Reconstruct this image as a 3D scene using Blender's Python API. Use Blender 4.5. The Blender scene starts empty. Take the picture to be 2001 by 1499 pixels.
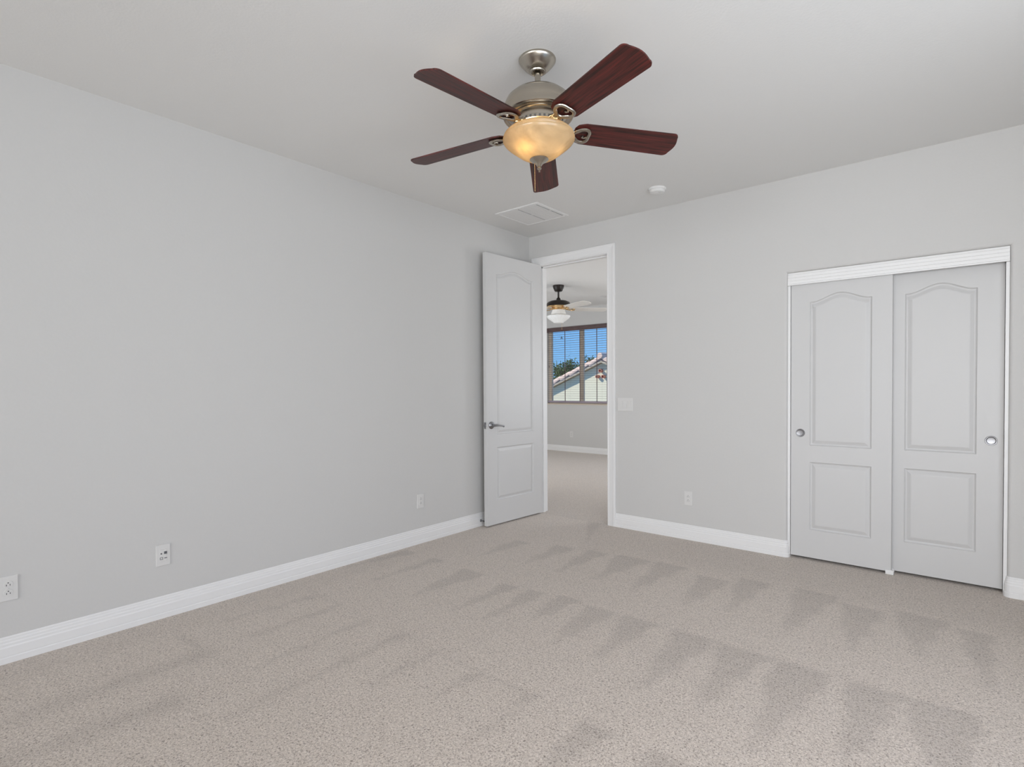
import bpy, bmesh, math, random
from mathutils import Vector, Matrix, Quaternion
random.seed(7)
SC = bpy.context.scene
COL = SC.collection
PI = math.pi
H = 2.743                      # ceiling height

# ------------------------------------------------------------------ camera
cam_d = bpy.data.cameras.new('camera')
cam_d.sensor_width = 36.0
cam_d.sensor_fit = 'HORIZONTAL'
cam_d.lens = 1068.26 / 2001 * 36.0
cam_d.shift_y = (774.77 - 749.5) / 2001
cam_d.clip_start = 0.05
cam = bpy.data.objects.new('camera', cam_d)
COL.objects.link(cam)
r_, u_, f_ = ((0.76564125, 0.64323628, -0.00636891), (-0.00677968, 0.01796935, 0.99981555), (-0.64323208, 0.76545685, -0.01811901))
cam.matrix_world = Matrix(((r_[0], u_[0], -f_[0], 3.39396), (r_[1], u_[1], -f_[1], -4.32064), (r_[2], u_[2], -f_[2], 1.25692), (0, 0, 0, 1)))
SC.camera = cam

# ------------------------------------------------------------------ exposure, sky, sun, daylight, fill lights
SC.view_settings.view_transform = 'Standard'
SC.view_settings.look = 'None'
SC.view_settings.gamma = 1.0
SC.view_settings.exposure = 0.0
SC.view_settings.use_curve_mapping = False

world = bpy.data.worlds.new('sky')
SC.world = world
world.use_nodes = True
wn, wl = world.node_tree.nodes, world.node_tree.links
wn.clear()
w_out = wn.new('ShaderNodeOutputWorld')
w_bg = wn.new('ShaderNodeBackground')
w_tc = wn.new('ShaderNodeTexCoord')
w_sep = wn.new('ShaderNodeSeparateXYZ')
w_ramp = wn.new('ShaderNodeValToRGB')
w_ramp.color_ramp.elements[0].position = 0.0
w_ramp.color_ramp.elements[0].color = (0.26, 0.58, 1.0, 1)
w_ramp.color_ramp.elements[1].position = 0.30
w_ramp.color_ramp.elements[1].color = (0.13, 0.40, 0.98, 1)
wl.new(w_tc.outputs['Generated'], w_sep.inputs[0])
wl.new(w_sep.outputs['Z'], w_ramp.inputs[0])
wl.new(w_ramp.outputs[0], w_bg.inputs[0])
w_bg.inputs[1].default_value = 1.0
wl.new(w_bg.outputs[0], w_out.inputs[0])

def add_light(name, kind, loc, direction, energy, color, **kw):
    d = bpy.data.lights.new(name, kind)
    d.energy = energy
    d.color = color
    for k, v in kw.items():
        setattr(d, k, v)
    o = bpy.data.objects.new(name, d)
    COL.objects.link(o)
    o.location = loc
    o.rotation_mode = 'QUATERNION'
    o.rotation_quaternion = Vector(direction).to_track_quat('-Z', 'Y')
    return o

add_light('sun', 'SUN', (-6, -6, 9), (1.0, 1.0, -1.0), 5.2, (1.0, 0.93, 0.80), angle=0.009)
# daylight through the windows behind the camera; the others fill through added, unseen windows
add_light('daylight_window_2', 'AREA', (1.20, -10.66, 1.30), (0.04, 1, 0.42), 77, (1.0, 0.995, 0.985), shape='RECTANGLE', size=1.8, size_y=2.2)
add_light('daylight_window_3', 'AREA', (3.30, -10.66, 1.30), (-0.04, 1, 0.42), 132, (1.0, 0.995, 0.985), shape='RECTANGLE', size=1.8, size_y=2.2)
add_light('fill_light_5', 'AREA', (4.62, -3.4, 1.35), (-1, 0.95, 0.22), 80, (1.0, 0.995, 0.985), shape='RECTANGLE', size=3.2, size_y=1.7)  # fill that evens out the left wall, at an added window
add_light('fill_light_4', 'AREA', (2.52, 2.35, 1.50), (-1, 0, 0.0), 50, (1.0, 0.995, 0.98), shape='RECTANGLE', size=1.8, size_y=1.4)  # added to brighten the next room from its right side
add_light('fill_light_6', 'AREA', (0.35, 4.68, 1.60), (-0.1, -1, -0.2), 22, (1.0, 0.995, 0.98), shape='RECTANGLE', size=2.4, size_y=1.4)  # extra fill for the next room, out of view in its far wall
add_light('fill_light_7', 'AREA', (-2.40, -0.16, 1.50), (0, 1, 0.0), 52, (1.0, 0.995, 0.98), shape='RECTANGLE', size=2.2, size_y=1.4)  # added opposite the far wall to light it head-on

# ------------------------------------------------------------------ helpers
def tag(o, label=None, cat=None, group=None, kind=None):
    if label: o['label'] = label
    if cat: o['category'] = cat
    if group: o['group'] = group
    if kind: o['kind'] = kind
    return o

def empty(name, loc, rz=0.0, label=None, cat=None, group=None):
    o = bpy.data.objects.new(name, None)
    o.empty_display_size = 0.05
    COL.objects.link(o)
    o.location = loc
    o.rotation_euler = (0, 0, rz)
    return tag(o, label, cat, group)

def obj(name, bm, mat, parent=None, smooth=False, matrix=None):
    me = bpy.data.meshes.new(name)
    bmesh.ops.recalc_face_normals(bm, faces=bm.faces)
    if smooth:
        for f in bm.faces: f.smooth = True
        for e in bm.edges:
            if len(e.link_faces) == 2 and e.calc_face_angle(0) > math.radians(38): e.smooth = False
    bm.to_mesh(me)
    bm.free()
    o = bpy.data.objects.new(name, me)
    for m in (mat if isinstance(mat, (list, tuple)) else [mat]):
        me.materials.append(m)
    COL.objects.link(o)
    if parent: o.parent = parent
    if matrix is not None: o.matrix_local = matrix
    return o

def new(): return bmesh.new()

def box(bm, x0, x1, y0, y1, z0, z1, bevel=0.0, mat=None, mi=0):
    v = [bm.verts.new((x, y, z)) for z in (z0, z1) for y in (y0, y1) for x in (x0, x1)]
    fs = [bm.faces.new([v[i] for i in q]) for q in ((0, 2, 3, 1), (4, 5, 7, 6), (0, 1, 5, 4), (2, 6, 7, 3), (0, 4, 6, 2), (1, 3, 7, 5))]
    for f in fs: f.material_index = mi
    if bevel:
        es = list({e for f in fs for e in f.edges})
        r = bmesh.ops.bevel(bm, geom=es, offset=bevel, segments=2, affect='EDGES', profile=0.5)
        v = list({q for f in r['faces'] for q in f.verts} | {q for q in v if q.is_valid})
    if mat is not None:
        bmesh.ops.transform(bm, matrix=mat, verts=[q for q in v if q.is_valid])
    return bm

def lathe(bm, prof, n=48, c=(0, 0, 0), mat=None, cap=True, mi=0):
    rings = []
    for r, z in prof:
        if r < 1e-6:
            rings.append([bm.verts.new((c[0], c[1], c[2] + z))])
        else:
            rings.append([bm.verts.new((c[0] + r * math.cos(2 * PI * i / n), c[1] + r * math.sin(2 * PI * i / n), c[2] + z)) for i in range(n)])
    for a, b in zip(rings, rings[1:]):
        for i in range(n):
            j = (i + 1) % n
            if len(a) == 1 and len(b) == 1: continue
            if len(a) == 1: f = bm.faces.new((a[0], b[i], b[j]))
            elif len(b) == 1: f = bm.faces.new((a[i], a[j], b[0]))
            else: f = bm.faces.new((a[i], a[j], b[j], b[i]))
            f.material_index = mi
    if cap:
        for g in (rings[0], rings[-1]):
            if len(g) > 2: bm.faces.new(g).material_index = mi
    if mat is not None:
        bmesh.ops.transform(bm, matrix=mat, verts=[v for g in rings for v in g])
    return bm

def tube(bm, pts, rad, n=8, closed=False, flat=1.0):
    """round tube along points; rad is a number or a list"""
    P = [Vector(p) for p in pts]
    R = rad if isinstance(rad, (list, tuple)) else [rad] * len(P)
    rings = []
    up = Vector((0, 0, 1))
    for i, p in enumerate(P):
        if closed: t = P[(i + 1) % len(P)] - P[i - 1]
        else: t = P[min(i + 1, len(P) - 1)] - P[max(i - 1, 0)]
        t.normalize()
        ref = up if abs(t.dot(up)) < 0.95 else Vector((1, 0, 0))
        a = t.cross(ref).normalized()
        b = a.cross(t).normalized()
        rings.append([bm.verts.new(p + a * (R[i] * math.cos(2 * PI * k / n)) + b * (R[i] * flat * math.sin(2 * PI * k / n))) for k in range(n)])
    m = len(rings)
    for i in range(m if closed else m - 1):
        A, B = rings[i], rings[(i + 1) % m]
        for k in range(n):
            bm.faces.new((A[k], A[(k + 1) % n], B[(k + 1) % n], B[k]))
    if not closed:
        bm.faces.new(rings[0]); bm.faces.new(rings[-1])
    return bm

def sweep(bm, path, prof, side=1):
    """mould profile (d out of the wall, z) run along a plan path with mitred corners; side +1 = left of travel"""
    P = [Vector((p[0], p[1])) for p in path]
    N = []
    for a, b in zip(P, P[1:]):
        t = (b - a).normalized()
        N.append(Vector((-t.y, t.x)) * side)
    rings = []
    for i, p in enumerate(P):
        if i == 0: m = N[0]
        elif i == len(P) - 1: m = N[-1]
        else:
            m = (N[i - 1] + N[i]).normalized()
            m = m / max(0.3, m.dot(N[i]))
        rings.append([bm.verts.new((p.x + m.x * d, p.y + m.y * d, z)) for d, z in prof])
    k = len(prof)
    for A, B in zip(rings, rings[1:]):
        for j in range(k):
            bm.faces.new((A[j], A[(j + 1) % k], B[(j + 1) % k], B[j]))
    bm.faces.new(rings[0]); bm.faces.new(rings[-1])
    return bm

def extrude_poly(bm, pts, axis, a, b):
    """polygon of 2-D points extruded along axis ('x','y','z') from a to b"""
    def P(p, t):
        return {'x': (t, p[0], p[1]), 'y': (p[0], t, p[1]), 'z': (p[0], p[1], t)}[axis]
    A = [bm.verts.new(P(p, a)) for p in pts]
    B = [bm.verts.new(P(p, b)) for p in pts]
    n = len(pts)
    bm.faces.new(A); bm.faces.new(B)
    for i in range(n): bm.faces.new((A[i], A[(i + 1) % n], B[(i + 1) % n], B[i]))
    return bm

def wall_slab(u0, u1, z0, z1, w0, w1, holes, place, bull=(), bull_r=0.018):
    """slab with rectangular holes; (u, w, z) -> place(u, w, z). bull: holes whose front edges (at w0) are rounded"""
    bm = new()
    us = sorted({u0, u1, *[h[0] for h in holes], *[h[1] for h in holes]})
    zs = sorted({z0, z1, *[h[2] for h in holes], *[h[3] for h in holes]})
    inside = lambda a, b: any(h[0] <= a <= h[1] and h[2] <= b <= h[3] for h in holes)
    cell = [[not inside((us[i] + us[i + 1]) / 2, (zs[j] + zs[j + 1]) / 2) for j in range(len(zs) - 1)] for i in range(len(us) - 1)]
    vd = {}
    def V(i, w, j):
        k = (i, w, j)
        if k not in vd: vd[k] = bm.verts.new((us[i], w, zs[j]))
        return vd[k]
    solid = lambda i, j: 0 <= i < len(us) - 1 and 0 <= j < len(zs) - 1 and cell[i][j]
    for i in range(len(us) - 1):
        for j in range(len(zs) - 1):
            if not cell[i][j]: continue
            for w in (w0, w1):
                bm.faces.new((V(i, w, j), V(i + 1, w, j), V(i + 1, w, j + 1), V(i, w, j + 1)))
            for di, dj, A, B in ((-1, 0, (i, j), (i, j + 1)), (1, 0, (i + 1, j), (i + 1, j + 1)), (0, -1, (i, j), (i + 1, j)), (0, 1, (i, j + 1), (i + 1, j + 1))):
                if not solid(i + di, j + dj):
                    bm.faces.new((V(A[0], w0, A[1]), V(B[0], w0, B[1]), V(B[0], w1, B[1]), V(A[0], w1, A[1])))
    bmesh.ops.recalc_face_normals(bm, faces=bm.faces)
    for h in bull:
        es = []
        for e in bm.edges:
            a, b = e.verts
            if abs(a.co.y - w0) > 1e-6 or abs(b.co.y - w0) > 1e-6 or e.calc_face_angle(0) < 1.0: continue
            on = all((abs(v.co.x - h[0]) < 1e-5 or abs(v.co.x - h[1]) < 1e-5 or abs(v.co.z - h[3]) < 1e-5) and h[0] - 1e-5 <= v.co.x <= h[1] + 1e-5 and h[2] - 1e-5 <= v.co.z <= h[3] + 1e-5 for v in (a, b))
            if on: es.append(e)
        bmesh.ops.bevel(bm, geom=es, offset=bull_r, segments=5, affect='EDGES', profile=0.5)
    for v in bm.verts: v.co = Vector(place(*v.co))
    return bm

# ------------------------------------------------------------------ materials
def mat(name, color, rough=0.5, metal=0.0, spec=0.5, **kw):
    m = bpy.data.materials.new(name)
    m.use_nodes = True
    b = m.node_tree.nodes['Principled BSDF']
    b.inputs['Base Color'].default_value = (*color, 1)
    b.inputs['Roughness'].default_value = rough
    b.inputs['Metallic'].default_value = metal
    b.inputs['Specular IOR Level'].default_value = spec
    for k, v in kw.items():
        b.inputs[k].default_value = v
    return m

def nodes(m): return m.node_tree.nodes, m.node_tree.links, m.node_tree.nodes['Principled BSDF']

def textured(name, color, rough, scale, bump, vary=0.02, spec=0.3, detail=3.0, dist=0.002):
    """paint or plaster: fine noise in colour and relief"""
    m = mat(name, color, rough, spec=spec)
    N, L, b = nodes(m)
    tc = N.new('ShaderNodeTexCoord')
    nz = N.new('ShaderNodeTexNoise'); nz.inputs['Scale'].default_value = scale; nz.inputs['Detail'].default_value = detail
    L.new(tc.outputs['Object'], nz.inputs['Vector'])
    bp = N.new('ShaderNodeBump'); bp.inputs['Strength'].default_value = bump; bp.inputs['Distance'].default_value = dist
    L.new(nz.outputs['Fac'], bp.inputs['Height'])
    L.new(bp.outputs['Normal'], b.inputs['Normal'])
    rp = N.new('ShaderNodeValToRGB')
    rp.color_ramp.elements[0].color = (*[c * (1 - vary) for c in color], 1)
    rp.color_ramp.elements[1].color = (*[min(1, c * (1 + vary)) for c in color], 1)
    L.new(nz.outputs['Fac'], rp.inputs[0])
    L.new(rp.outputs[0], b.inputs['Base Color'])
    return m

M = {}
M['wall'] = textured('wall_paint', (0.615, 0.607, 0.594), 0.75, 70, 0.25, 0.012)
M['ceiling'] = textured('ceiling_paint', (0.79, 0.785, 0.77), 0.85, 90, 0.25, 0.01)
M['trim'] = textured('trim_paint', (0.82, 0.815, 0.81), 0.38, 25, 0.03, 0.004, spec=0.4)
M['door'] = textured('door_paint', (0.615, 0.610, 0.605), 0.40, 25, 0.03, 0.004, spec=0.4)
M['plate'] = textured('plate_plastic', (0.70, 0.69, 0.675), 0.35, 40, 0.02, 0.004)
M['slot'] = textured('socket_slot', (0.10, 0.10, 0.10), 0.6, 60, 0.05, 0.05)
M['chrome'] = textured('satin_chrome', (0.30, 0.30, 0.31), 0.36, 300, 0.05, 0.06)
nodes(M['chrome'])[2].inputs['Metallic'].default_value = 1.0
M['bronze'] = textured('dark_bronze', (0.022, 0.017, 0.014), 0.35, 80, 0.03, 0.1)
M['vinyl'] = textured('tan_window_frame', (0.72, 0.62, 0.51), 0.45, 40, 0.03, 0.03)
M['white_glass'] = textured('white_ribbed_glass', (0.86, 0.86, 0.84), 0.25, 30, 0.05, 0.01)
M['vent'] = textured('vent_enamel', (0.80, 0.795, 0.785), 0.5, 30, 0.02, 0.004)
M['dark_void'] = textured('duct_interior', (0.06, 0.06, 0.06), 0.9, 60, 0.05, 0.05)
M['port'] = textured('jack_dark', (0.12, 0.12, 0.13), 0.5, 60, 0.05, 0.05)

def brushed_metal(name, color, rough):
    m = mat(name, color, rough, metal=1.0)
    N, L, b = nodes(m)
    tc = N.new('ShaderNodeTexCoord')
    mp = N.new('ShaderNodeMapping'); mp.inputs['Scale'].default_value = (1, 1, 240)
    L.new(tc.outputs['Object'], mp.inputs[0])
    nz = N.new('ShaderNodeTexNoise'); nz.inputs['Scale'].default_value = 3; nz.inputs['Detail'].default_value = 4
    L.new(mp.outputs[0], nz.inputs['Vector'])
    mr = N.new('ShaderNodeMapRange'); mr.inputs[3].default_value = rough - 0.06; mr.inputs[4].default_value = rough + 0.08
    L.new(nz.outputs['Fac'], mr.inputs[0]); L.new(mr.outputs[0], b.inputs['Roughness'])
    tg = N.new('ShaderNodeTangent'); tg.direction_type = 'RADIAL'; tg.axis = 'Z'
    L.new(tg.outputs[0], b.inputs['Tangent']); b.inputs['Anisotropic'].default_value = 0.8
    return m
M['nickel'] = brushed_metal('brushed_nickel', (0.46, 0.42, 0.36), 0.24)
M['brass'] = brushed_metal('aged_brass', (0.70, 0.48, 0.24), 0.25)

def wood(name, dark, light, rough=0.35, spec=0.4):
    m = mat(name, dark, rough, spec=spec)
    N, L, b = nodes(m)
    tc = N.new('ShaderNodeTexCoord')
    mp = N.new('ShaderNodeMapping'); mp.inputs['Scale'].default_value = (3.0, 60, 60)
    L.new(tc.outputs['Object'], mp.inputs[0])
    nz = N.new('ShaderNodeTexNoise'); nz.inputs['Scale'].default_value = 1.6; nz.inputs['Detail'].default_value = 6; nz.inputs['Distortion'].default_value = 0.6
    L.new(mp.outputs[0], nz.inputs['Vector'])
    rp = N.new('ShaderNodeValToRGB')
    rp.color_ramp.elements[0].position = 0.36; rp.color_ramp.elements[0].color = (*dark, 1)
    rp.color_ramp.elements[1].position = 0.68; rp.color_ramp.elements[1].color = (*light, 1)
    L.new(nz.outputs['Fac'], rp.inputs[0]); L.new(rp.outputs[0], b.inputs['Base Color'])
    return m
M['mahogany'] = wood('mahogany_blade', (0.028, 0.010, 0.008), (0.125, 0.021, 0.017), rough=0.42, spec=0.35)
M['pale_blade'] = wood('pale_blade', (0.74, 0.71, 0.66), (0.82, 0.79, 0.75))
M['slat'] = wood('blind_slat', (0.085, 0.05, 0.05), (0.13, 0.085, 0.08))
M['rail'] = wood('sky_tinted_rail', (0.30, 0.25, 0.30), (0.38, 0.33, 0.38))  # paler, with the lavender of sky light put into the colour
M['blind'] = wood('brown_blind', (0.085, 0.055, 0.055), (0.15, 0.10, 0.10))

# alabaster bowl: amber glass, lit from inside by its bulbs
def bowl_material():
    m = bpy.data.materials.new('amber_alabaster_glass')
    m.use_nodes = True
    N, L = m.node_tree.nodes, m.node_tree.links
    N.clear()
    out = N.new('ShaderNodeOutputMaterial')
    tc = N.new('ShaderNodeTexCoord')
    nz = N.new('ShaderNodeTexNoise'); nz.inputs['Scale'].default_value = 7.0; nz.inputs['Detail'].default_value = 4; nz.inputs['Distortion'].default_value = 1.4
    L.new(tc.outputs['Object'], nz.inputs['Vector'])
    rp = N.new('ShaderNodeValToRGB')
    rp.color_ramp.elements[0].position = 0.32; rp.color_ramp.elements[0].color = (0.57, 0.445, 0.27, 1)
    rp.color_ramp.elements[1].position = 0.66; rp.color_ramp.elements[1].color = (0.78, 0.65, 0.43, 1)
    L.new(nz.outputs['Fac'], rp.inputs[0])
    df = N.new('ShaderNodeBsdfDiffuse'); tr = N.new('ShaderNodeBsdfTranslucent'); gl = N.new('ShaderNodeBsdfGlossy')
    gl.inputs['Roughness'].default_value = 0.18
    for s in (df, tr): L.new(rp.outputs[0], s.inputs['Color'])
    mx = N.new('ShaderNodeMixShader'); mx.inputs[0].default_value = 0.5
    L.new(df.outputs[0], mx.inputs[1]); L.new(tr.outputs[0], mx.inputs[2])
    mg = N.new('ShaderNodeMixShader'); mg.inputs[0].default_value = 0.05
    L.new(mx.outputs[0], mg.inputs[1]); L.new(gl.outputs[0], mg.inputs[2])
    L.new(mg.outputs[0], out.inputs['Surface'])
    return m
M['bowl'] = bowl_material()

def glass_pane():
    m = bpy.data.materials.new('window_glass')
    m.use_nodes = True
    N, L = m.node_tree.nodes, m.node_tree.links
    N.clear()
    out = N.new('ShaderNodeOutputMaterial')
    t = N.new('ShaderNodeBsdfTransparent'); t.inputs[0].default_value = (0.97, 0.985, 0.98, 1)
    g = N.new('ShaderNodeBsdfGlossy'); g.inputs['Roughness'].default_value = 0.02
    fr = N.new('ShaderNodeFresnel'); fr.inputs[0].default_value = 1.45
    mx = N.new('ShaderNodeMixShader')
    L.new(fr.outputs[0], mx.inputs[0]); L.new(t.outputs[0], mx.inputs[1]); L.new(g.outputs[0], mx.inputs[2])
    L.new(mx.outputs[0], out.inputs[0])
    return m
M['glass'] = glass_pane()

def carpet_material():
    m = mat('cut_pile_carpet', (0.4, 0.35, 0.3), 0.95, spec=0.1)
    N, L, b = nodes(m)
    tc = N.new('ShaderNodeTexCoord')
    def noise(scale, detail, dist=0.0):
        n = N.new('ShaderNodeTexNoise'); n.inputs['Scale'].default_value = scale; n.inputs['Detail'].default_value = detail; n.inputs['Distortion'].default_value = dist
        L.new(tc.outputs['Object'], n.inputs['Vector']); return n
    fine = noise(145, 3.0, 1.0)
    big = noise(9, 3)
    rp = N.new('ShaderNodeValToRGB')
    e = rp.color_ramp.elements
    e[0].position = 0.30; e[0].color = (0.230, 0.188, 0.155, 1)
    e[1].position = 0.70; e[1].color = (0.75, 0.660, 0.578, 1)
    mid = e.new(0.47); mid.color = (0.550, 0.472, 0.405, 1)
    L.new(fine.outputs['Fac'], rp.inputs[0])
    # lie of the pile left by the vacuum cleaner, and darker carpet edges
    at = N.new('ShaderNodeAttribute'); at.attribute_name = 'pile'
    jit = N.new('ShaderNodeMath'); jit.operation = 'MULTIPLY_ADD'
    sub = N.new('ShaderNodeMath'); sub.operation = 'SUBTRACT'; sub.inputs[1].default_value = 0.5
    L.new(big.outputs['Fac'], sub.inputs[0])
    L.new(sub.outputs[0], jit.inputs[0]); jit.inputs[1].default_value = 0.35
    L.new(at.outputs['Fac'], jit.inputs[2])
    mr = N.new('ShaderNodeMapRange'); mr.inputs[1].default_value = -1; mr.inputs[2].default_value = 1
    mr.inputs[3].default_value = 0.78; mr.inputs[4].default_value = 1.18
    L.new(jit.outputs[0], mr.inputs[0])
    mu = N.new('ShaderNodeVectorMath'); mu.operation = 'SCALE'
    L.new(rp.outputs[0], mu.inputs[0]); L.new(mr.outputs[0], mu.inputs['Scale'])
    L.new(mu.outputs[0], b.inputs['Base Color'])
    b.inputs['Sheen Weight'].default_value = 0.36; b.inputs['Sheen Roughness'].default_value = 0.45; b.inputs['Sheen Tint'].default_value = (1, 1, 1, 1)
    bp = N.new('ShaderNodeBump'); bp.inputs['Strength'].default_value = 0.6; bp.inputs['Distance'].default_value = 0.006
    L.new(fine.outputs['Fac'], bp.inputs['Height']); L.new(bp.outputs[0], b.inputs['Normal'])
    return m
M['carpet'] = carpet_material()

M['stucco'] = textured('cream_stucco', (0.62, 0.57, 0.44), 0.9, 40, 0.4, 0.05)
M['fascia'] = textured('tan_fascia', (0.40, 0.33, 0.26), 0.7, 30, 0.1, 0.04)
M['soffit'] = textured('tan_soffit', (0.42, 0.30, 0.17), 0.8, 30, 0.1, 0.04)
M['tile'] = textured('clay_roof_tile', (0.66, 0.48, 0.40), 0.85, 6, 0.3, 0.22)
M['flashing'] = textured('dark_roof_edge', (0.055, 0.040, 0.060), 0.7, 20, 0.1, 0.1)
M['terracotta'] = textured('terracotta_pipe', (0.50, 0.16, 0.10), 0.8, 30, 0.1, 0.08)
M['bark'] = textured('bark', (0.16, 0.12, 0.09), 0.9, 30, 0.4, 0.2)
M['leaf'] = textured('leaf_green', (0.075, 0.125, 0.035), 0.7, 12, 0.1, 0.4)
M['dirt'] = textured('gravel_yard', (0.42, 0.36, 0.29), 0.95, 15, 0.4, 0.15)

# ------------------------------------------------------------------ the room shell
XR, YF = 4.45, -10.50                       # right wall, wall behind the camera
FX0, FX1, FY0, FY1 = -3.80, 2.28, 0.12, 4.42   # far room
DX0, DX1, DZ = 0.105, 0.904, 2.457         # rough opening of the doorway
CX0, CX1, CZ = 2.370, 3.563, 2.064         # closet opening

# vacuum marks: dark wedges with a straight head and a point, and narrow streaks
WEDGE = [((1.964, -1.641), (2.127, -1.654), (2.073, -2.155)), ((1.719, -1.683), (1.879, -1.645), (1.838, -2.151)),
         ((2.242, -1.658), (2.429, -1.640), (2.348, -2.263)), ((2.477, -1.663), (2.668, -1.637), (2.592, -2.227)),
         ((2.716, -1.629), (2.928, -1.657), (2.825, -2.330)), ((3.009, -1.657), (3.175, -1.632), (3.088, -2.260)),
         ((3.201, -1.635), (3.421, -1.631), (3.35, -2.350)), ((1.699, -0.71), (1.89, -0.66), (1.80, -1.287)),
         ((2.023, -0.785), (2.212, -0.755), (2.144, -1.29)), ((2.248, -0.666), (2.415, -0.64), (2.37, -1.224)),
         ((2.574, -0.634), (2.791, -0.616), (2.679, -1.319)), ((2.841, -0.72), (3.02, -0.71), (2.961, -1.333)),
         ((3.082, -0.665), (3.292, -0.643), (3.21, -1.174)), ((3.347, -0.717), (3.466, -0.714), (3.46, -1.330)),
         ((2.56, -2.60), (2.72, -2.575), (2.63, -3.0)), ((2.28, -2.59), (2.40, -2.60), (2.332, -2.90)),
         ((1.40, -0.75), (1.63, -0.68), (1.524, -1.252)), ((1.50, -1.65), (1.63, -1.62), (1.59, -1.995)),
         ((0.604, 0.17), (0.72, 0.113), (1.02, -0.551)), ((1.127, -1.70), (1.21, -1.70), (1.17, -2.19)),
         ((1.32, -1.68), (1.41, -1.68), (1.39, -2.18)), ((0.72, -1.66), (0.90, -1.66), (0.82, -2.2)),
         ((0.385, -1.63), (0.45, -1.63), (0.418, -2.17)), ((0.07, -1.64), (0.16, -1.64), (0.06, -2.13)),
         ((0.55, -0.9), (0.67, -0.9), (0.6, -1.35)), ((0.90, -0.8), (1.05, -0.8), (0.97, -1.3)), ((1.16, -0.75), (1.30, -0.75), (1.25, -1.3))]
STREAK = [((1.191, -2.571), (1.225, -3.436), 0.030), ((1.456, -2.576), (1.456, -2.958), 0.022), ((0.607, -2.577), (0.613, -3.072), 0.026),
          ((0.373, -2.569), (0.308, -3.054), 0.022), ((1.742, -2.606), (1.736, -2.818), 0.025), ((1.225, -2.572), (1.755, -2.595), 0.012),
          ((2.036, -2.59), (2.046, -2.976), 0.02), ((1.755, -2.595), (2.043, -2.585), 0.014), ((0.282, -2.557), (0.585, -2.557), 0.014),
          ((0.90, -2.58), (0.94, -3.2), 0.022), ((0.30, -3.30), (0.80, -3.28), 0.02), ((0.937, -3.493), (1.40, -3.536), 0.012),
          ((2.10, -1.65), (3.45, -1.64), 0.010), ((0.62, -3.3), (0.60, -4.0), 0.06), ((0.95, -3.55), (0.90, -4.1), 0.07)]
def pile_at(x, y):
    v = 0.12
    jx = 0.012 * math.sin(37 * x + 23 * y) + 0.008 * math.sin(91 * y - 53 * x)
    for A, B, C in WEDGE:
        hy = (A[1] + B[1]) / 2
        if not (min(C[1], hy) - 0.1 < y < hy + 0.06): continue
        t = (hy - y) / (hy - C[1])
        if t > 1.05: continue
        tt = min(1, max(0, t))
        l = A[0] - 0.008 + (C[0] - 0.006 - A[0]) * tt; r = B[0] + 0.018 + (C[0] + 0.010 - B[0] - 0.018) * tt
        xx = x + jx
        d = min(xx - l, r - xx, (hy - y) * 1.0)
        s = min(1, max(0, (d + 0.014) / 0.024)) * (1 - 0.30 * tt)
        v = min(v, 0.12 - 0.85 * s)
    for A, B, w in STREAK:
        dx, dy = B[0] - A[0], B[1] - A[1]
        t = min(1, max(0, ((x - A[0]) * dx + (y - A[1]) * dy) / (dx * dx + dy * dy)))
        q = math.hypot(x + jx - A[0] - t * dx, y - A[1] - t * dy)
        s = math.exp(-(q / w) ** 2) * (1 - 0.4 * t)
        v = min(v, 0.12 - 0.75 * s)
    # darker along the closet and along the left wall
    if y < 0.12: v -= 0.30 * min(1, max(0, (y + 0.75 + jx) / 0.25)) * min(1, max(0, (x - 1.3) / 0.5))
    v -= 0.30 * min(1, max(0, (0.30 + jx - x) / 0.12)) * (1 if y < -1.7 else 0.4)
    return v

def build_floor():
    bm = new()
    lay = bm.verts.layers.float.new('pile')
    def grid(x0, x1, y0, y1, s):
        nx, ny = max(1, round((x1 - x0) / s)), max(1, round((y1 - y0) / s))
        V = [[bm.verts.new((x0 + (x1 - x0) * i / nx, y0 + (y1 - y0) * j / ny, 0)) for j in range(ny + 1)] for i in range(nx + 1)]
        for i in range(nx):
            for j in range(ny):
                bm.faces.new((V[i][j], V[i + 1][j], V[i + 1][j + 1], V[i][j + 1]))
        for c in V:
            for v in c: v[lay] = pile_at(v.co.x, v.co.y) if s < 0.1 else -0.25
    grid(0, 3.8, -4.3, 0.0, 0.0225)
    grid(3.8, XR, -4.3, 0.0, 0.3); grid(0, XR, YF, -4.3, 0.3)
    grid(FX0, FX1 + 2.2, 0.0, FY1, 0.3)
    o = obj('floor', bm, M['carpet'])
    return tag(o, 'beige cut pile carpet with vacuum marks running through both rooms', 'floor', kind='structure')
build_floor()

bm = new(); box(bm, FX0 - 0.15, XR + 0.15, YF - 0.15, FY1 + 0.15, H, H + 0.12)
tag(obj('ceiling', bm, M['ceiling']), 'flat white painted ceiling over both rooms', 'ceiling', kind='structure')

bm = new(); box(bm, -0.12, 0.0, YF - 0.12, 0.0, 0, H)
tag(obj('wall_left', bm, M['wall']), 'long blank warm grey wall on the left with the outlets', 'wall', kind='structure')
closet_hole = (CX0, CX1, -0.001, CZ)
bm = wall_slab(-0.12, XR + 0.12, 0, H, 0.0, 0.12, [(DX0, DX1, 0, DZ), (CX0, CX1, 0, CZ)], lambda u, w, z: (u, w, z), bull=[(CX0, CX1, 0, CZ)])
tag(obj('wall_back', bm, M['wall']), 'warm grey wall with the doorway and the closet', 'wall', kind='structure')
bm = wall_slab(YF - 0.12, 0.0, 0, H, XR, XR + 0.12, [(-5.0, -1.8, 0.5, 2.2)], lambda u, w, z: (w, u, z))
tag(obj('wall_right', bm, M['wall']), 'plain grey wall to the right of the closet wall', 'wall', kind='structure')
WH = [(0.30, 2.10, 0.20, 2.40), (2.40, 4.20, 0.20, 2.40)]
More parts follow.
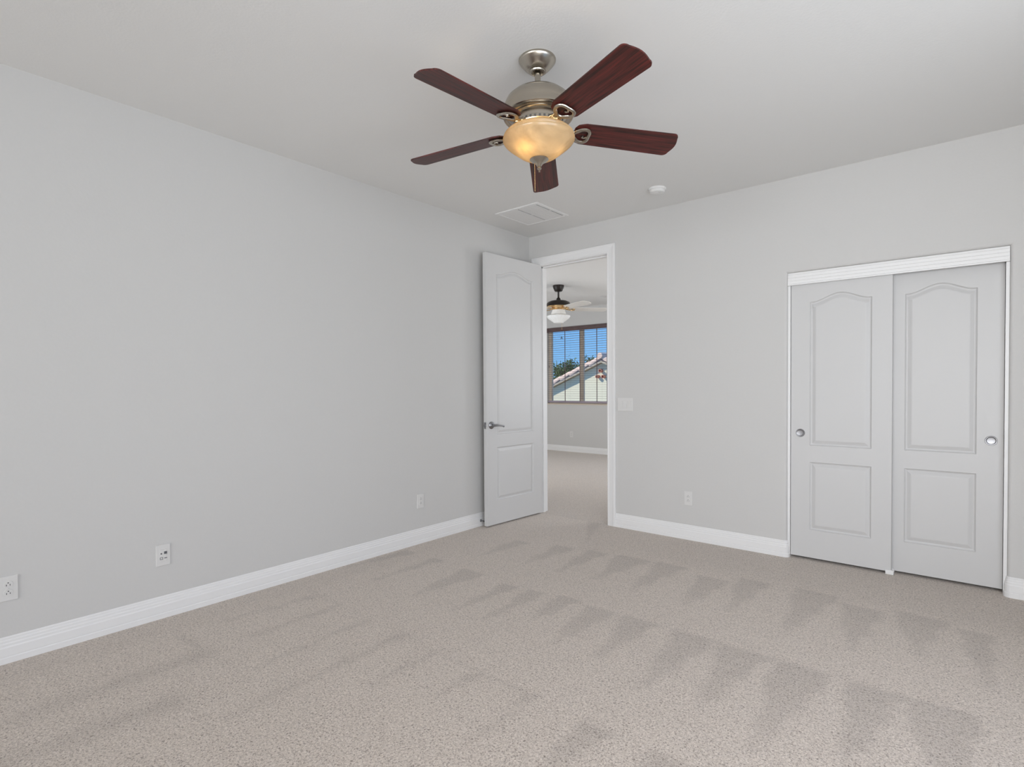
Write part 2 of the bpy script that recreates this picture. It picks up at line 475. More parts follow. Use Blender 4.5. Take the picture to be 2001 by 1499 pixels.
bm = wall_slab(0, XR, 0, H, YF, YF - 0.12, WH, lambda u, w, z: (u, w, z))
tag(obj('wall_front', bm, M['wall']), 'grey window wall opposite the closet wall', 'wall', kind='structure')
# far room
bm = wall_slab(FX0 - 0.12, FX1 + 0.12, 0, H, FY1, FY1 + 0.14, [(-3.037, -1.50, 0.905, 2.40), (-0.85, 1.55, 0.905, 2.40)], lambda u, w, z: (u, w, z))
tag(obj('wall_far', bm, M['wall']), 'grey wall of the next room holding the blue sky window', 'wall', kind='structure')
bm = new(); box(bm, FX0 - 0.12, FX0, FY0 - 0.12, FY1, 0, H)
tag(obj('wall_far_left', bm, M['wall']), 'grey left wall of the next room', 'wall', kind='structure')
bm = new(); box(bm, FX0 - 3.0, -0.14, -3.4, -0.02, 2.62, 2.72)  # unseen slab, added only to stop sun entering the next room
tag(obj('sun_blocker', bm, M['soffit']), 'unseen slab added to keep sun off the near window of the next room', 'sun blocker', kind='structure')
bm = wall_slab(FX0, -0.12, 0, H, FY0, FY0 - 0.12, [(-3.50, -1.30, 0.8, 2.2)], lambda u, w, z: (u, w, z))
tag(obj('wall_far_near', bm, M['wall']), 'grey near wall of the next room', 'wall', kind='structure')
bm = wall_slab(FY0, FY1, 0, H, FX1, FX1 + 0.12, [(1.45, 3.25, 0.8, 2.2)], lambda u, w, z: (w, u, z))
tag(obj('wall_far_right', bm, M['wall']), 'grey right wall of the next room with the added side window', 'wall', kind='structure')
bm = new()
box(bm, FX1 + 0.12, XR, 0.78, 0.86, 0, H)
tag(obj('wall_closet', bm, M['wall']), 'grey wall at the back of the closet', 'wall', kind='structure')
bm = new(); box(bm, XR, XR + 0.12, 0.12, 0.86, 0, H)
tag(obj('wall_closet_side', bm, M['wall']), 'grey wall at the side of the closet', 'wall', kind='structure')

# windows behind the camera, and unseen windows added to brighten both rooms
def frame_bm(u0, u1, z0, z1, w0, w1, t, place, mull=True):
    bm = new()
    def b(a, c, d, e):
        p, q = place(a, w0), place(c, w1)
        box(bm, min(p[0], q[0]), max(p[0], q[0]), min(p[1], q[1]), max(p[1], q[1]), d, e)
    b(u0, u0 + t, z0, z1); b(u1 - t, u1, z0, z1)
    b(u0 + t, u1 - t, z0, z0 + t); b(u0 + t, u1 - t, z1 - t, z1)
    if mull: b((u0 + u1) / 2 - t / 2, (u0 + u1) / 2 + t / 2, z0 + t, z1 - t)
    return bm
for k, (h, lab) in enumerate(zip(WH, ('white window in the wall behind the viewer, on the left wall side', 'white window in the wall behind the viewer, on the closet side'))):
    o = obj(f'window_{k + 2}', frame_bm(h[0], h[1], h[2], h[3], YF - 0.10, YF - 0.06, 0.045, lambda u, w: (u, w)), M['trim'])
    tag(o, lab, 'window', kind='structure')
o = obj('window_4', frame_bm(1.45, 3.25, 0.8, 2.2, FX1 + 0.06, FX1 + 0.10, 0.045, lambda u, w: (w, u)), M['trim'])
tag(o, 'unseen side window added to brighten the next room', 'window', kind='structure')
tag(obj('window_7', frame_bm(-3.50, -1.30, 0.8, 2.2, FY0 - 0.10, FY0 - 0.06, 0.045, lambda u, w: (u, w)), M['trim']), 'unseen window added in the near wall to brighten the next room', 'window', kind='structure')
o = obj('window_6', frame_bm(-0.85, 1.55, 0.905, 2.40, FY1 + 0.06, FY1 + 0.10, 0.05, lambda u, w: (u, w)), M['vinyl'])
tag(o, 'unseen second window added right of the sky window to brighten the next room', 'window', kind='structure')
o = obj('window_5', frame_bm(-5.0, -1.8, 0.5, 2.2, XR + 0.06, XR + 0.10, 0.045, lambda u, w: (w, u)), M['trim'])
tag(o, 'unseen window added right of the viewer to even out the room light', 'window', kind='structure')
bm = new(); box(bm, -1.0, XR + 1.0, YF - 3.0, YF - 0.16, 2.62, 2.72)  # added out of view so no sun comes in behind the camera
tag(obj('sun_blocker', bm, M['soffit']), 'unseen slab added to keep sun off the windows behind the viewer', 'sun blocker', kind='structure')

# ------------------------------------------------------------------ baseboards
BASE = [(0, 0), (0.016, 0), (0.016, 0.026), (0.0125, 0.030), (0.0135, 0.034), (0.0135, 0.072), (0.0105, 0.078), (0.0105, 0.088), (0.008, 0.093), (0.008, 0.102), (0.005, 0.107), (0.005, 0.115), (0.002, 0.120), (0, 0.120)]
def base(name, path, label, side, prof=BASE):
    bm = new(); sweep(bm, path, prof, side)
    return tag(obj(name, bm, M['trim']), label, 'baseboard', kind='structure')
base('baseboard_left', [(0, YF), (0, 0)], 'stepped white baseboard along the long blank wall', -1)
b_ = 0.018
arc0 = [(CX0 - b_ + b_ * math.sin(a), b_ - b_ * math.cos(a)) for a in [PI / 2 * i / 5 for i in range(6)]]
arc1 = [(CX1 + b_ - b_ * math.sin(a), b_ - b_ * math.cos(a)) for a in [PI / 2 * i / 5 for i in range(6)]]
base('baseboard_back', [(0.968, 0)] + arc0 + [(CX0, 0.026)], 'stepped white baseboard between doorway and closet', -1)
base('baseboard_right', [(CX1, 0.026)] + arc1[::-1] + [(XR, 0), (XR, YF)], 'stepped white baseboard right of the closet', -1)
base('baseboard_far', [(FX0, FY1), (FX1, FY1)], 'white baseboard under the window of the next room', -1, [(d, z * 0.92) for d, z in BASE])

# ------------------------------------------------------------------ doorway trim
def casing_profile(w):   # (offset across, depth out) of a colonial casing
    return [(0, 0), (0, 0.011), (0.008, 0.013), (0.014, 0.011), (0.05, 0.015), (0.062, 0.019), (w - 0.004, 0.019), (w, 0.014), (w, 0)]
def door_casing():
    bm = new()
    w = 0.080
    li, ri, ti = DX0 + 0.014, DX1 - 0.014, DZ - 0.014
    L = [[bm.verts.new(p) for p in pts] for pts in (
        [(li - o, -d, 0) for o, d in casing_profile(w)],
        [(li - o, -d, ti + o) for o, d in casing_profile(w)],
        [(ri + o, -d, ti + o) for o, d in casing_profile(w)],
        [(ri + o, -d, 0) for o, d in casing_profile(w)])]
    n = len(L[0])
    for A, B in zip(L, L[1:]):
        for i in range(n): bm.faces.new((A[i], A[(i + 1) % n], B[(i + 1) % n], B[i]))
    bm.faces.new(L[0]); bm.faces.new(L[-1])
    return bm
casing = obj('trim_1', door_casing(), M['trim'])
tag(casing, 'white door casing around the open doorway', 'door casing', kind='structure')
bm = new()
J = 0.019
box(bm, DX0, DX0 + J, 0.0, 0.12, 0, DZ); box(bm, DX1 - J, DX1, 0.0, 0.12, 0, DZ); box(bm, DX0 + J, DX1 - J, 0.0, 0.12, DZ - J, DZ)
obj('door_jamb', bm, M['trim'], casing)
bm = new()
box(bm, DX0 + J, DX0 + J + 0.011, 0.040, 0.075, 0, DZ - J); box(bm, DX1 - J - 0.011, DX1 - J, 0.040, 0.075, 0, DZ - J); box(bm, DX0 + J, DX1 - J, 0.040, 0.075, DZ - J - 0.011, DZ - J)
obj('stop_moulding', bm, M['trim'], casing)

# closet trim: grooved header board and jamb boards
FASC = [(0, 0), (0.016, 0), (0.017, 0.008), (0.013, 0.012), (0.014, 0.030), (0.011, 0.034), (0.012, 0.052), (0.009, 0.056), (0.010, 0.074), (0.007, 0.078), (0.007, 0.088), (0.004, 0.091), (0, 0.091)]
bm = new(); sweep(bm, [(CX0 + 0.001, 0.020), (CX1 - 0.001, 0.020)], [(d, z + CZ - 0.092) for d, z in FASC], -1)
tag(obj('trim_2', bm, M['trim']), 'white ridged header board above the closet doors', 'trim', kind='structure')
bm = new(); box(bm, CX0 + 0.0005, CX0 + 0.017, 0.020, 0.118, 0, CZ - 0.093)
tag(obj('trim_3', bm, M['trim']), 'white jamb board on the left side of the closet', 'trim', kind='structure')
bm = new(); box(bm, CX1 - 0.017, CX1 - 0.0005, 0.020, 0.118, 0, CZ - 0.093)
tag(obj('trim_4', bm, M['trim']), 'white jamb board on the right side of the closet', 'trim', kind='structure')

# ------------------------------------------------------------------ moulded panel doors
def inset(poly, d):
    n = len(poly); out = []
    for i in range(n):
        p, a, b = Vector(poly[i]), Vector(poly[i - 1]), Vector(poly[(i + 1) % n])
        e0, e1 = (p - a).normalized(), (b - p).normalized()
        n0, n1 = Vector((-e0.y, e0.x)), Vector((-e1.y, e1.x))
        m = (n0 + n1)
        m = m / max(0.25, m.length_squared / 2)
        out.append(p + m * d)
    return out
def panel_poly(u0, u1, z0, z1, arch):
    pts = [(u0, z0), (u1, z0), (u1, z1)]
    if arch:
        c, hw, n = (u0 + u1) / 2, (u1 - u0) / 2, 24
        for i in range(1, n):
            s = 1 - 2 * i / n
            a = min(1, abs(s) / 0.92)
            pts.append((c + hw * s, z1 + arch * (0.5 + 0.5 * math.cos(PI * a)) ** 0.9))
    pts.append((u0, z1))
    return pts
STEP = [(0.0, 0.0), (0.003, 0.0060), (0.009, 0.0105), (0.014, 0.0110), (0.034, 0.0030), (0.040, 0.0020)]
def panel_door(w, h, t, panels, both=True):
    """front face y=0 (towards -y), thickness t, hinge edge at x=0"""
    bm = new()
    for fy, sg in ((0, 1), (t, -1)):
        outer = [bm.verts.new((x, fy, z)) for x, z in ((0, 0), (w, 0), (w, h), (0, h))]
        es = [bm.edges.new((outer[i], outer[(i + 1) % 4])) for i in range(4)]
        for p in panels:
            poly = panel_poly(*p)
            prev = None
            for d, dep in STEP:
                ring = [bm.verts.new((q[0], fy + sg * dep, q[1])) for q in inset(poly, d)]
                k = len(ring)
                if prev is None: es += [bm.edges.new((ring[i], ring[(i + 1) % k])) for i in range(k)]
                else:
                    for i in range(k): bm.faces.new((prev[i], prev[(i + 1) % k], ring[(i + 1) % k], ring[i]))
                prev = ring
            bm.faces.new(prev)
        bmesh.ops.triangle_fill(bm, edges=es, use_beauty=True, use_dissolve=False)
        if fy == 0: F0 = outer
        else:
            for i in range(4): bm.faces.new((F0[i], F0[(i + 1) % 4], outer[(i + 1) % 4], outer[i]))
    return bm

# bedroom door, swung open towards the left wall; local x runs from hinge to latch
DW, DH, DT = 0.762, 2.430, 0.035
leaf = obj('door_1', panel_door(DW, DH, DT, [(0.130, 0.630, 0.215, 0.695, 0), (0.130, 0.630, 0.812, 2.255, 0.052)]), M['door'])
tag(leaf, 'tall white two panel door standing open against the left wall', 'door', kind='structure')
ang = math.atan2(-0.769, -0.042)
# local +x -> towards the latch, local -y -> the face looking into the room (+x world)
leaf.rotation_euler = (0, 0, ang)
# (with local x = towards latch = world -y, local +y = world +x, so the room face is local y = DT)
leaf.location = Vector((0.151, -0.004, 0.014)) - Vector((-math.sin(ang), math.cos(ang), 0)) * DT
FACE = DT
def lever(side):
    y = FACE if side > 0 else 0.0
    s = side
    bm = new()
    R = Matrix.Translation((0.703, y, 0.898)) @ Matrix.Rotation(-PI / 2 * s, 4, 'X')
    lathe(bm, [(0.0, 0.0), (0.033, 0.0), (0.033, 0.005), (0.028, 0.010), (0.018, 0.012), (0.014, 0.016), (0.0125, 0.040), (0.0, 0.042)], 32, mat=R)
    rose = obj('rosette', bm, M['chrome'], None, True)
    bm = new()
    yy = y + s * 0.048
    tube(bm, [(0.703, y + s * 0.036, 0.898), (0.703, yy, 0.898), (0.690, yy + s * 0.004, 0.8985), (0.655, yy + s * 0.002, 0.897), (0.620, yy, 0.893), (0.600, yy, 0.888), (0.590, yy, 0.884)], [0.010, 0.0105, 0.010, 0.008, 0.007, 0.0075, 0.009], 12)
    hd = obj('door_handle', bm, M['chrome'], leaf, True)
    rose.parent = hd
    return hd
tag(lever(1), 'satin chrome lever handle'); lever(-1)
bm = new()
box(bm, DW, DW + 0.0015, 0.006, 0.029, 0.868, 0.926)
lp = tag(obj('latch_plate', bm, M['chrome'], leaf), 'grey metal latch plate on the door edge')
bm = new(); box(bm, DW + 0.0015, DW + 0.010, 0.012, 0.023, 0.888, 0.906)
obj('latch_bolt', bm, M['chrome'], lp)
for z in (0.22, 0.95, 1.55, 2.22):
    bm = new()
    lathe(bm, [(0, -0.05), (0.0055, -0.05), (0.0055, 0.05), (0, 0.05)], 12, c=(-0.004, -0.003, z))
    box(bm, -0.0015, 0.0, 0.002, 0.030, z - 0.05, z + 0.05)
    obj('hinge', bm, M['chrome'], leaf)

# sliding closet doors
def closet_door(name, x0, w, y, label, u0, u1, pull_u):
    d = obj(name, panel_door(w, 1.985, 0.034, [(u0, u1, 0.200, 0.686, 0), (u0, u1, 0.805, 1.826, 0.051)]), M['door'])
    d.location = (x0, y, 0.018)
    tag(d, label, 'closet door', kind='structure')
    bm = new()
    R = Matrix.Translation((pull_u, 0, 0.892)) @ Matrix.Rotation(PI / 2, 4, 'X')
    lathe(bm, [(0.0, 0.0006), (0.018, 0.0008), (0.0225, 0.0016), (0.0245, 0.0034), (0.0275, 0.0036), (0.0295, 0.0020), (0.0298, 0.0), (0.0, -0.002)], 40, mat=R)
    tag(obj('finger_pull', bm, M['chrome'], d, True), 'round grey metal finger pull')
    return d
closet_door('door_2', 2.390, 0.606, 0.030, 'white sliding closet door in front, nearer the doorway', 0.122, 0.493, 0.062)
closet_door('door_3', 2.938, 0.606, 0.075, 'white sliding closet door behind, at the right jamb', 0.122, 0.482, 0.550)
bm = new()
box(bm, 2.965, 3.010, 0.022, 0.112, 0.0, 0.012, 0.002)
box(bm, 2.965, 3.010, 0.022, 0.028, 0.012, 0.030); box(bm, 2.965, 3.010, 0.066, 0.072, 0.012, 0.030)
tag(obj('floor_guide', bm, M['trim']), 'small white plastic guide on the carpet where the closet doors meet', 'door guide')

# door stop behind the open door
t = empty('door_stop', (0.0135, -0.748, 0.050), 0, 'small spring door stop on the baseboard beside the open door', 'door stop')
bm = new(); RY = Matrix.Rotation(PI / 2, 4, 'Y')
lathe(bm, [(0, 0), (0.011, 0), (0.011, 0.003), (0.007, 0.006), (0, 0.006)], 16, mat=RY)
obj('mounting_base', bm, M['chrome'], t)
bm = new()
tube(bm, [(0.006 + 0.030 * i / 96, 0.0045 * math.cos(2 * PI * i / 12), 0.0045 * math.sin(2 * PI * i / 12)) for i in range(97)], 0.0010, 6)
obj('spring', bm, M['chrome'], t, True)
bm = new(); lathe(bm, [(0, 0.035), (0.0065, 0.035), (0.0065, 0.041), (0.004, 0.044), (0, 0.044)], 16, mat=RY)
obj('rubber_tip', bm, M['slot'], t)

# ------------------------------------------------------------------ switch, outlets (local: x across, -y out of the wall, z up)
def plate_bm(w, h, d=0.006):
    bm = new(); box(bm, -w / 2, w / 2, -d, 0.0005, -h / 2, h / 2, 0.0025); return bm
def wall_thing(name, loc, rz, label, cat, group=None):
    return empty(name, loc, rz, label, cat, group)
def receptacle(loc, rz, label, decora=True):
    t = wall_thing('wall_outlet', loc, rz, label, 'outlet', 'wall outlets')
    obj('cover_plate', plate_bm(0.070, 0.114), M['plate'], t)
    if decora:
        bm = new(); box(bm, -0.0165, 0.0165, -0.0085, -0.004, -0.033, 0.033, 0.001)
        s = obj('socket_face', bm, M['plate'], t)
        faces = [(s, 0.0165, -0.0085), (s, -0.0165, -0.0085)]
    else:
        faces = []
        for z in (0.0195, -0.0195):
            bm = new(); lathe(bm, [(0, 0), (0.0165, 0), (0.0170, 0.002), (0.0170, 0.004), (0, 0.004)], 28, mat=Matrix.Translation((0, -0.0082, z)) @ Matrix.Rotation(-PI / 2, 4, 'X'))
            faces.append((obj('socket_face', bm, M['plate'], t), z, -0.0082))
    for s, z, y in faces:
        bm = new()
        box(bm, -0.0075, -0.0050, y - 0.0006, y + 0.001, z - 0.007, z + 0.001)
        box(bm, 0.0050, 0.0075, y - 0.0006, y + 0.001, z - 0.006, z + 0.001)
        lathe(bm, [(0, 0), (0.0026, 0), (0.0026, 0.0016), (0, 0.0016)], 12, mat=Matrix.Translation((0, y - 0.0006, z + 0.0075)) @ Matrix.Rotation(-PI / 2, 4, 'X'))
        obj('contact_slots', bm, M['slot'], s)
    for z in ((0.0,) if not decora else (0.048, -0.048)):
        bm = new()
        lathe(bm, [(0, 0), (0.003, 0), (0.0025, 0.001), (0, 0.0012)], 12, mat=Matrix.Translation((0, -0.006, z)) @ Matrix.Rotation(PI / 2, 4, 'X'))
        obj('screw', bm, M['plate'], t)
    return t
# left wall faces +x: local -y -> world +x
RL = PI / 2
receptacle((1.6355, 0, 0.3365), 0, 'white outlet low on the wall between doorway and closet')
receptacle((0, -1.4395, 0.340), RL, 'white outlet low on the left wall nearest the open door')
a = receptacle((0, -3.9020, 0.3415), RL, 'white outlet with dark slots at the near end of the left wall', decora=False)
receptacle((-2.465, FY1, 0.332), 0, 'white outlet under the window of the next room')

t = wall_thing('data_outlet', (0, -3.2715, 0.3440), RL, 'white four port jack plate on the left wall with dark openings', 'outlet')
obj('cover_plate', plate_bm(0.070, 0.116), M['plate'], t)
bm = new(); box(bm, -0.0165, 0.0165, -0.0085, -0.004, -0.033, 0.033, 0.001)
ins = obj('jack_insert', bm, M['plate'], t)
def port(x, z, w, h, hollow=False, tick=False):
    bm = new()
    if hollow:
        box(bm, x - w / 2, x + w / 2, -0.0093, -0.008, z + h / 2 - 0.002, z + h / 2); box(bm, x - w / 2, x + w / 2, -0.0093, -0.008, z - h / 2, z - h / 2 + 0.002)
        box(bm, x - w / 2, x - w / 2 + 0.002, -0.0093, -0.008, z - h / 2 + 0.002, z + h / 2 - 0.002); box(bm, x + w / 2 - 0.002, x + w / 2, -0.0093, -0.008, z - h / 2 + 0.002, z + h / 2 - 0.002)
    else: box(bm, x - w / 2, x + w / 2, -0.0093, -0.008, z - h / 2, z + h / 2)
    obj('jack_port', bm, M['port'], ins)
port(-0.010, 0.010, 0.007, 0.007); port(0.0105, 0.013, 0.014, 0.014); port(-0.0095, -0.016, 0.014, 0.013, hollow=True); port(0.011, -0.016, 0.013, 0.004)

t = wall_thing('light_switch', (1.066, 0, 1.092), 0, 'white triple rocker switch plate beside the doorway', 'light switch')
obj('cover_plate', plate_bm(0.150, 0.116), M['plate'], t)
for k, x in enumerate((-0.046, 0, 0.046)):
    bm = new()
    tilt = Matrix.Translation((x, -0.0068, 0)) @ Matrix.Rotation(math.radians((4.5, -4.5, 4.5)[k]), 4, 'X')
    box(bm, -0.0165, 0.0165, -0.0025, 0.003, -0.0325, 0.0325, 0.001, mat=tilt)
    obj('rocker', bm, M['plate'], t)

# ------------------------------------------------------------------ ceiling fittings
t = empty('smoke_detector', (1.568, -0.430, H), 0, 'round white smoke detector on the ceiling above the closet wall', 'smoke detector')
bm = new(); lathe(bm, [(0, 0), (0.066, 0), (0.066, -0.010), (0.063, -0.014), (0, -0.014)], 48)
obj('mounting_base', bm, M['ceiling'], t, True)
bm = new(); lathe(bm, [(0.058, -0.014), (0.058, -0.020), (0.052, -0.032), (0.030, -0.038), (0, -0.039)], 48, cap=False)
obj('cover', bm, M['ceiling'], t, True)
bm = new(); lathe(bm, [(0, 0), (0.009, 0), (0.008, -0.003), (0, -0.004)], 16, c=(0.030, -0.025, -0.036))
obj('test_button', bm, M['plate'], t)

def ceiling_vent(loc, w, l, label, metal):
    t = empty('air_vent', loc, 0, label, 'air vent', 'ceiling vents')
    bm = new(); f = 0.028
    prof_out = [(w / 2, l / 2), (w / 2 - f, l / 2 - f)]
    def ring(hx, hy, z): return [bm.verts.new((sx * hx, sy * hy, z)) for sx, sy in ((-1, -1), (1, -1), (1, 1), (-1, 1))]
    R = [ring(w / 2, l / 2, 0.0), ring(w / 2, l / 2, -0.004), ring(w / 2 - 0.006, l / 2 - 0.006, -0.007), ring(w / 2 - f + 0.006, l / 2 - f + 0.006, -0.009), ring(w / 2 - f, l / 2 - f, -0.004), ring(w / 2 - f, l / 2 - f, 0.0)]
    for A, B in zip(R, R[1:]):
        for i in range(4): bm.faces.new((A[i], A[(i + 1) % 4], B[(i + 1) % 4], B[i]))
    obj('vent_frame', bm, metal, t)
    bm = new(); box(bm, -w / 2 + f, w / 2 - f, -l / 2 + f, l / 2 - f, -0.0015, -0.0005)
    obj('duct_opening', bm, M['dark_void'], t)
    iw, il = w - 2 * f, l - 2 * f
    bm = new()
    n = 9
    for half in (-1, 1):                       # curved blades thrown to both sides from the middle
        span = iw / 2 - 0.010 - (0.011 if half > 0 else 0.0)
        for k in range(n):
            x = half * (0.009 + span * (k + 0.5) / n)
            wd = span / n * 0.985
            bm2 = Matrix.Translation((x, 0, -0.0060)) @ Matrix.Rotation(math.radians(2.0) * half, 4, 'Y')
            box(bm, -wd / 2, wd / 2, -il / 2, il / 2, -0.0009, 0.0009, mat=bm2)
    obj('louvers', bm, metal, t)
    m = 26
    for x0, x1 in ((-0.0095, 0.0095), (iw / 2 - 0.012, iw / 2)):
      bm = new()
      for k in range(m):                        # small ribs crossing the open slot in the middle
        y = -il / 2 + il * (k + 0.5) / m
        box(bm, x0, x1, y - 0.0022, y + 0.0022, -0.0058, -0.0030)
      box(bm, x0, x1, -0.010, 0.010, -0.0066, -0.0030)
      obj('slot_ribs', bm, metal, t)
    return t
ceiling_vent((0.478, -0.565, H), 0.455, 0.450, 'square white air vent on the ceiling near the corner above the door', M['vent'])
ceiling_vent((-1.18, 3.66, H), 0.30, 0.20, 'grey air vent on the ceiling of the next room', M['plate'])

# ------------------------------------------------------------------ the large ceiling fan
def blade_bm(r0, r1, w0, w1, th, rc):
    """blade outline in local x (radial), y (across); rounded tip, tapered root"""
    pts = []
    pts += [(r0, -w0 * 0.24), (r0 + 0.012, -w0 * 0.40), (r0 + 0.045, -w0 * 0.5)]
    def tipc(sy):
        cx, cy = r1 - rc - 0.012, sy * (w1 / 2 - rc)
        return [(cx + rc * math.sin(a), cy + sy * rc * math.cos(a)) for a in [PI / 2 * i / 6 for i in range(7)]]
    lo = tipc(-1); hi = tipc(1)[::-1]
    arc = [(r1 - 0.012 + 0.012 * math.cos(PI / 2 * s), (w1 / 2 - rc) * s) for s in (-0.75, -0.5, -0.25, 0, 0.25, 0.5, 0.75)]
    pts += lo + arc + hi
    pts += [(r0 + 0.045, w0 * 0.5), (r0 + 0.012, w0 * 0.40), (r0, w0 * 0.24)]
    bm = new(); extrude_poly(bm, pts, 'z', -th / 2, th / 2)
    return bm

def heart_bracket(r_in, r_out, wid, rad, drop):
    """blade iron: two scrolled arms that close into a heart shaped loop under the blade"""
    bm = new()
    # loop
    pts = []
    n = 28
    for i in range(n):
        a = 2 * PI * i / n
        x = math.cos(a); y = math.sin(a)
        rr = 1.0 - 0.16 * math.exp(-((a - 0.0 if a < PI else a - 2 * PI) / 0.45) ** 2)
        xx = (r_out - 0.040) + 0.040 * x * rr
        yy = wid / 2 * y * (0.62 + 0.38 * (x + 1) / 2) * 1.05
        pts.append((xx, yy, drop))
    tube(bm, pts, rad, 10, closed=True, flat=0.7)
    for s in (-1, 1):
        tube(bm, [(r_in, s * 0.010, drop + 0.020), (r_in + 0.025, s * 0.013, drop + 0.010), (r_in + 0.05, s * 0.014, drop + 0.002), (r_out - 0.072, s * 0.016, drop), (r_out - 0.050, s * wid * 0.36, drop)], [rad * 1.3, rad * 1.2, rad, rad, rad * 0.9], 10, flat=0.8)
    # scroll inside the loop and a screw boss
    tube(bm, [(r_out - 0.012, 0.004, drop), (r_out - 0.024, 0.012, drop), (r_out - 0.034, 0.008, drop), (r_out - 0.032, -0.002, drop)], rad * 0.6, 8)
    lathe(bm, [(0, 0), (0.008, 0), (0.007, -0.004), (0, -0.005)], 16, c=(r_out - 0.006, 0, drop))
    return bm

FAN_TOP = Vector((1.872, -2.315, H))
ax_ = Vector((0.0243, -0.0115, -1)).normalized()
tilt_q = Vector((0, 0, -1)).rotation_difference(ax_)
fan = empty('ceiling_fan', FAN_TOP, 0, 'large ceiling fan with five dark wood blades and amber bowl light', 'ceiling fan')
fan.rotation_mode = 'QUATERNION'; fan.rotation_quaternion = tilt_q
bm = new()
lathe(bm, [(0.0, 0.0), (0.083, 0.0), (0.0845, -0.004), (0.0835, -0.009), (0.079, -0.016), (0.069, -0.028), (0.057, -0.041), (0.045, -0.052), (0.040, -0.055), (0.037, -0.055), (0.035, -0.060), (0.027, -0.061), (0.024, -0.050), (0.0, -0.048)], 64)
cn = obj('canopy', bm, M['nickel'], fan, True)
cn.rotation_mode = 'QUATERNION'; cn.rotation_quaternion = tilt_q.inverted()
bm = new(); lathe(bm, [(0, -0.045), (0.0135, -0.045), (0.0135, -0.146), (0.018, -0.147), (0.019, -0.156), (0, -0.156)], 32)
obj('downrod', bm, M['nickel'], fan, True)
bm = new()
lathe(bm, [(0.0, -0.150), (0.050, -0.151), (0.092, -0.156), (0.122, -0.168), (0.143, -0.187), (0.154, -0.210), (0.1575, -0.230), (0.1575, -0.252), (0.1595, -0.255), (0.1595, -0.264), (0.155, -0.267), (0.148, -0.262), (0.132, -0.260), (0.124, -0.264), (0.124, -0.270), (0.113, -0.276), (0.112, -0.300), (0.118, -0.304), (0.118, -0.318), (0.100, -0.324), (0.0, -0.324)], 72)
mh = obj('motor_housing', bm, M['nickel'], fan, True)
bm = new()
for k in range(36):
    a = 2 * PI * k / 36
    box(bm, -0.0045, 0.0045, -0.0012, 0.0012, -0.0045, 0.0045, mat=Matrix.Rotation(a, 4, 'Z') @ Matrix.Translation((0, -0.1180, -0.311)))
obj('vent_slots', bm, M['slot'], mh)
PHI0 = -0.3565
for k in range(5):
    a = PHI0 + k * 2 * PI / 5
    Rz = Matrix.Rotation(a, 4, 'Z')
    pitch = Matrix.Rotation(math.radians(-12.5), 4, 'X')
    droop = Matrix.Rotation(math.radians(2.2), 4, 'Y')
    b = obj('blade', blade_bm(0.165, 0.672, 0.130, 0.147, 0.006, 0.024), M['mahogany'], fan, matrix=Rz @ Matrix.Translation((0, 0, -0.315)) @ droop @ pitch)
    obj('blade_bracket', heart_bracket(0.100, 0.242, 0.096, 0.0085, -0.010), M['nickel'], fan, True, matrix=Rz @ Matrix.Translation((0, 0, -0.315)) @ droop @ pitch)
bm = new(); lathe(bm, [(0.0, -0.322), (0.042, -0.322), (0.042, -0.340), (0.048, -0.345), (0.048, -0.368), (0.0, -0.370)], 48)
obj('light_fitter', bm, M['nickel'], fan, True)
bm = new()
outer = [(0.142, -0.336), (0.146, -0.337), (0.154, -0.344), (0.1585, -0.349), (0.1565, -0.352), (0.1615, -0.356), (0.1595, -0.3595), (0.1635, -0.364), (0.1625, -0.370), (0.157, -0.378), (0.147, -0.388), (0.134, -0.399), (0.120, -0.410), (0.105, -0.422), (0.088, -0.435), (0.068, -0.446), (0.046, -0.454), (0.0, -0.457)]
inner = [(0.0, -0.452)] + [(r - 0.005, z + 0.003) for r, z in outer[::-1][1:-1]] + [(0.137, -0.336)]
lathe(bm, outer + inner + [(0.142, -0.336)], 72, cap=False)
bmesh.ops.remove_doubles(bm, verts=bm.verts, dist=1e-6)
tag(obj('glass_bowl', bm, M['bowl'], fan, True), 'amber alabaster glass bowl')
bm = new()
lathe(bm, [(0, -0.454), (0.042, -0.4535), (0.0425, -0.457), (0.036, -0.463), (0.024, -0.470), (0.015, -0.478), (0.012, -0.484), (0.007, -0.488), (0.0095, -0.493), (0.0095, -0.499), (0.006, -0.503), (0.0035, -0.505), (0.0045, -0.511), (0.0, -0.515)], 40)
obj('finial', bm, M['nickel'], fan, True)
bm = new()
for i in range(43):
    bmesh.ops.create_icosphere(bm, subdivisions=1, radius=0.0019, matrix=Matrix.Translation((-0.0155, -0.014, -0.468 - 0.0031 * i)))
box(bm, -0.0160, -0.0150, -0.0145, -0.0135, -0.601, -0.468)
tag(obj('pull_chain', bm, M['brass'], fan, True), 'thin brass pull chain')
# bulbs inside the bowl and light rising through its open top
for bx, by, e in ((-0.008, -0.074, 0.92), (0.060, 0.040, 0.30)):
    d = bpy.data.lights.new('bulb', 'POINT'); d.energy = e; d.color = (1.0, 0.79, 0.49); d.shadow_soft_size = 0.028
    o = bpy.data.objects.new('bulb', d); COL.objects.link(o); o.parent = fan; o.location = (bx, by, -0.402)

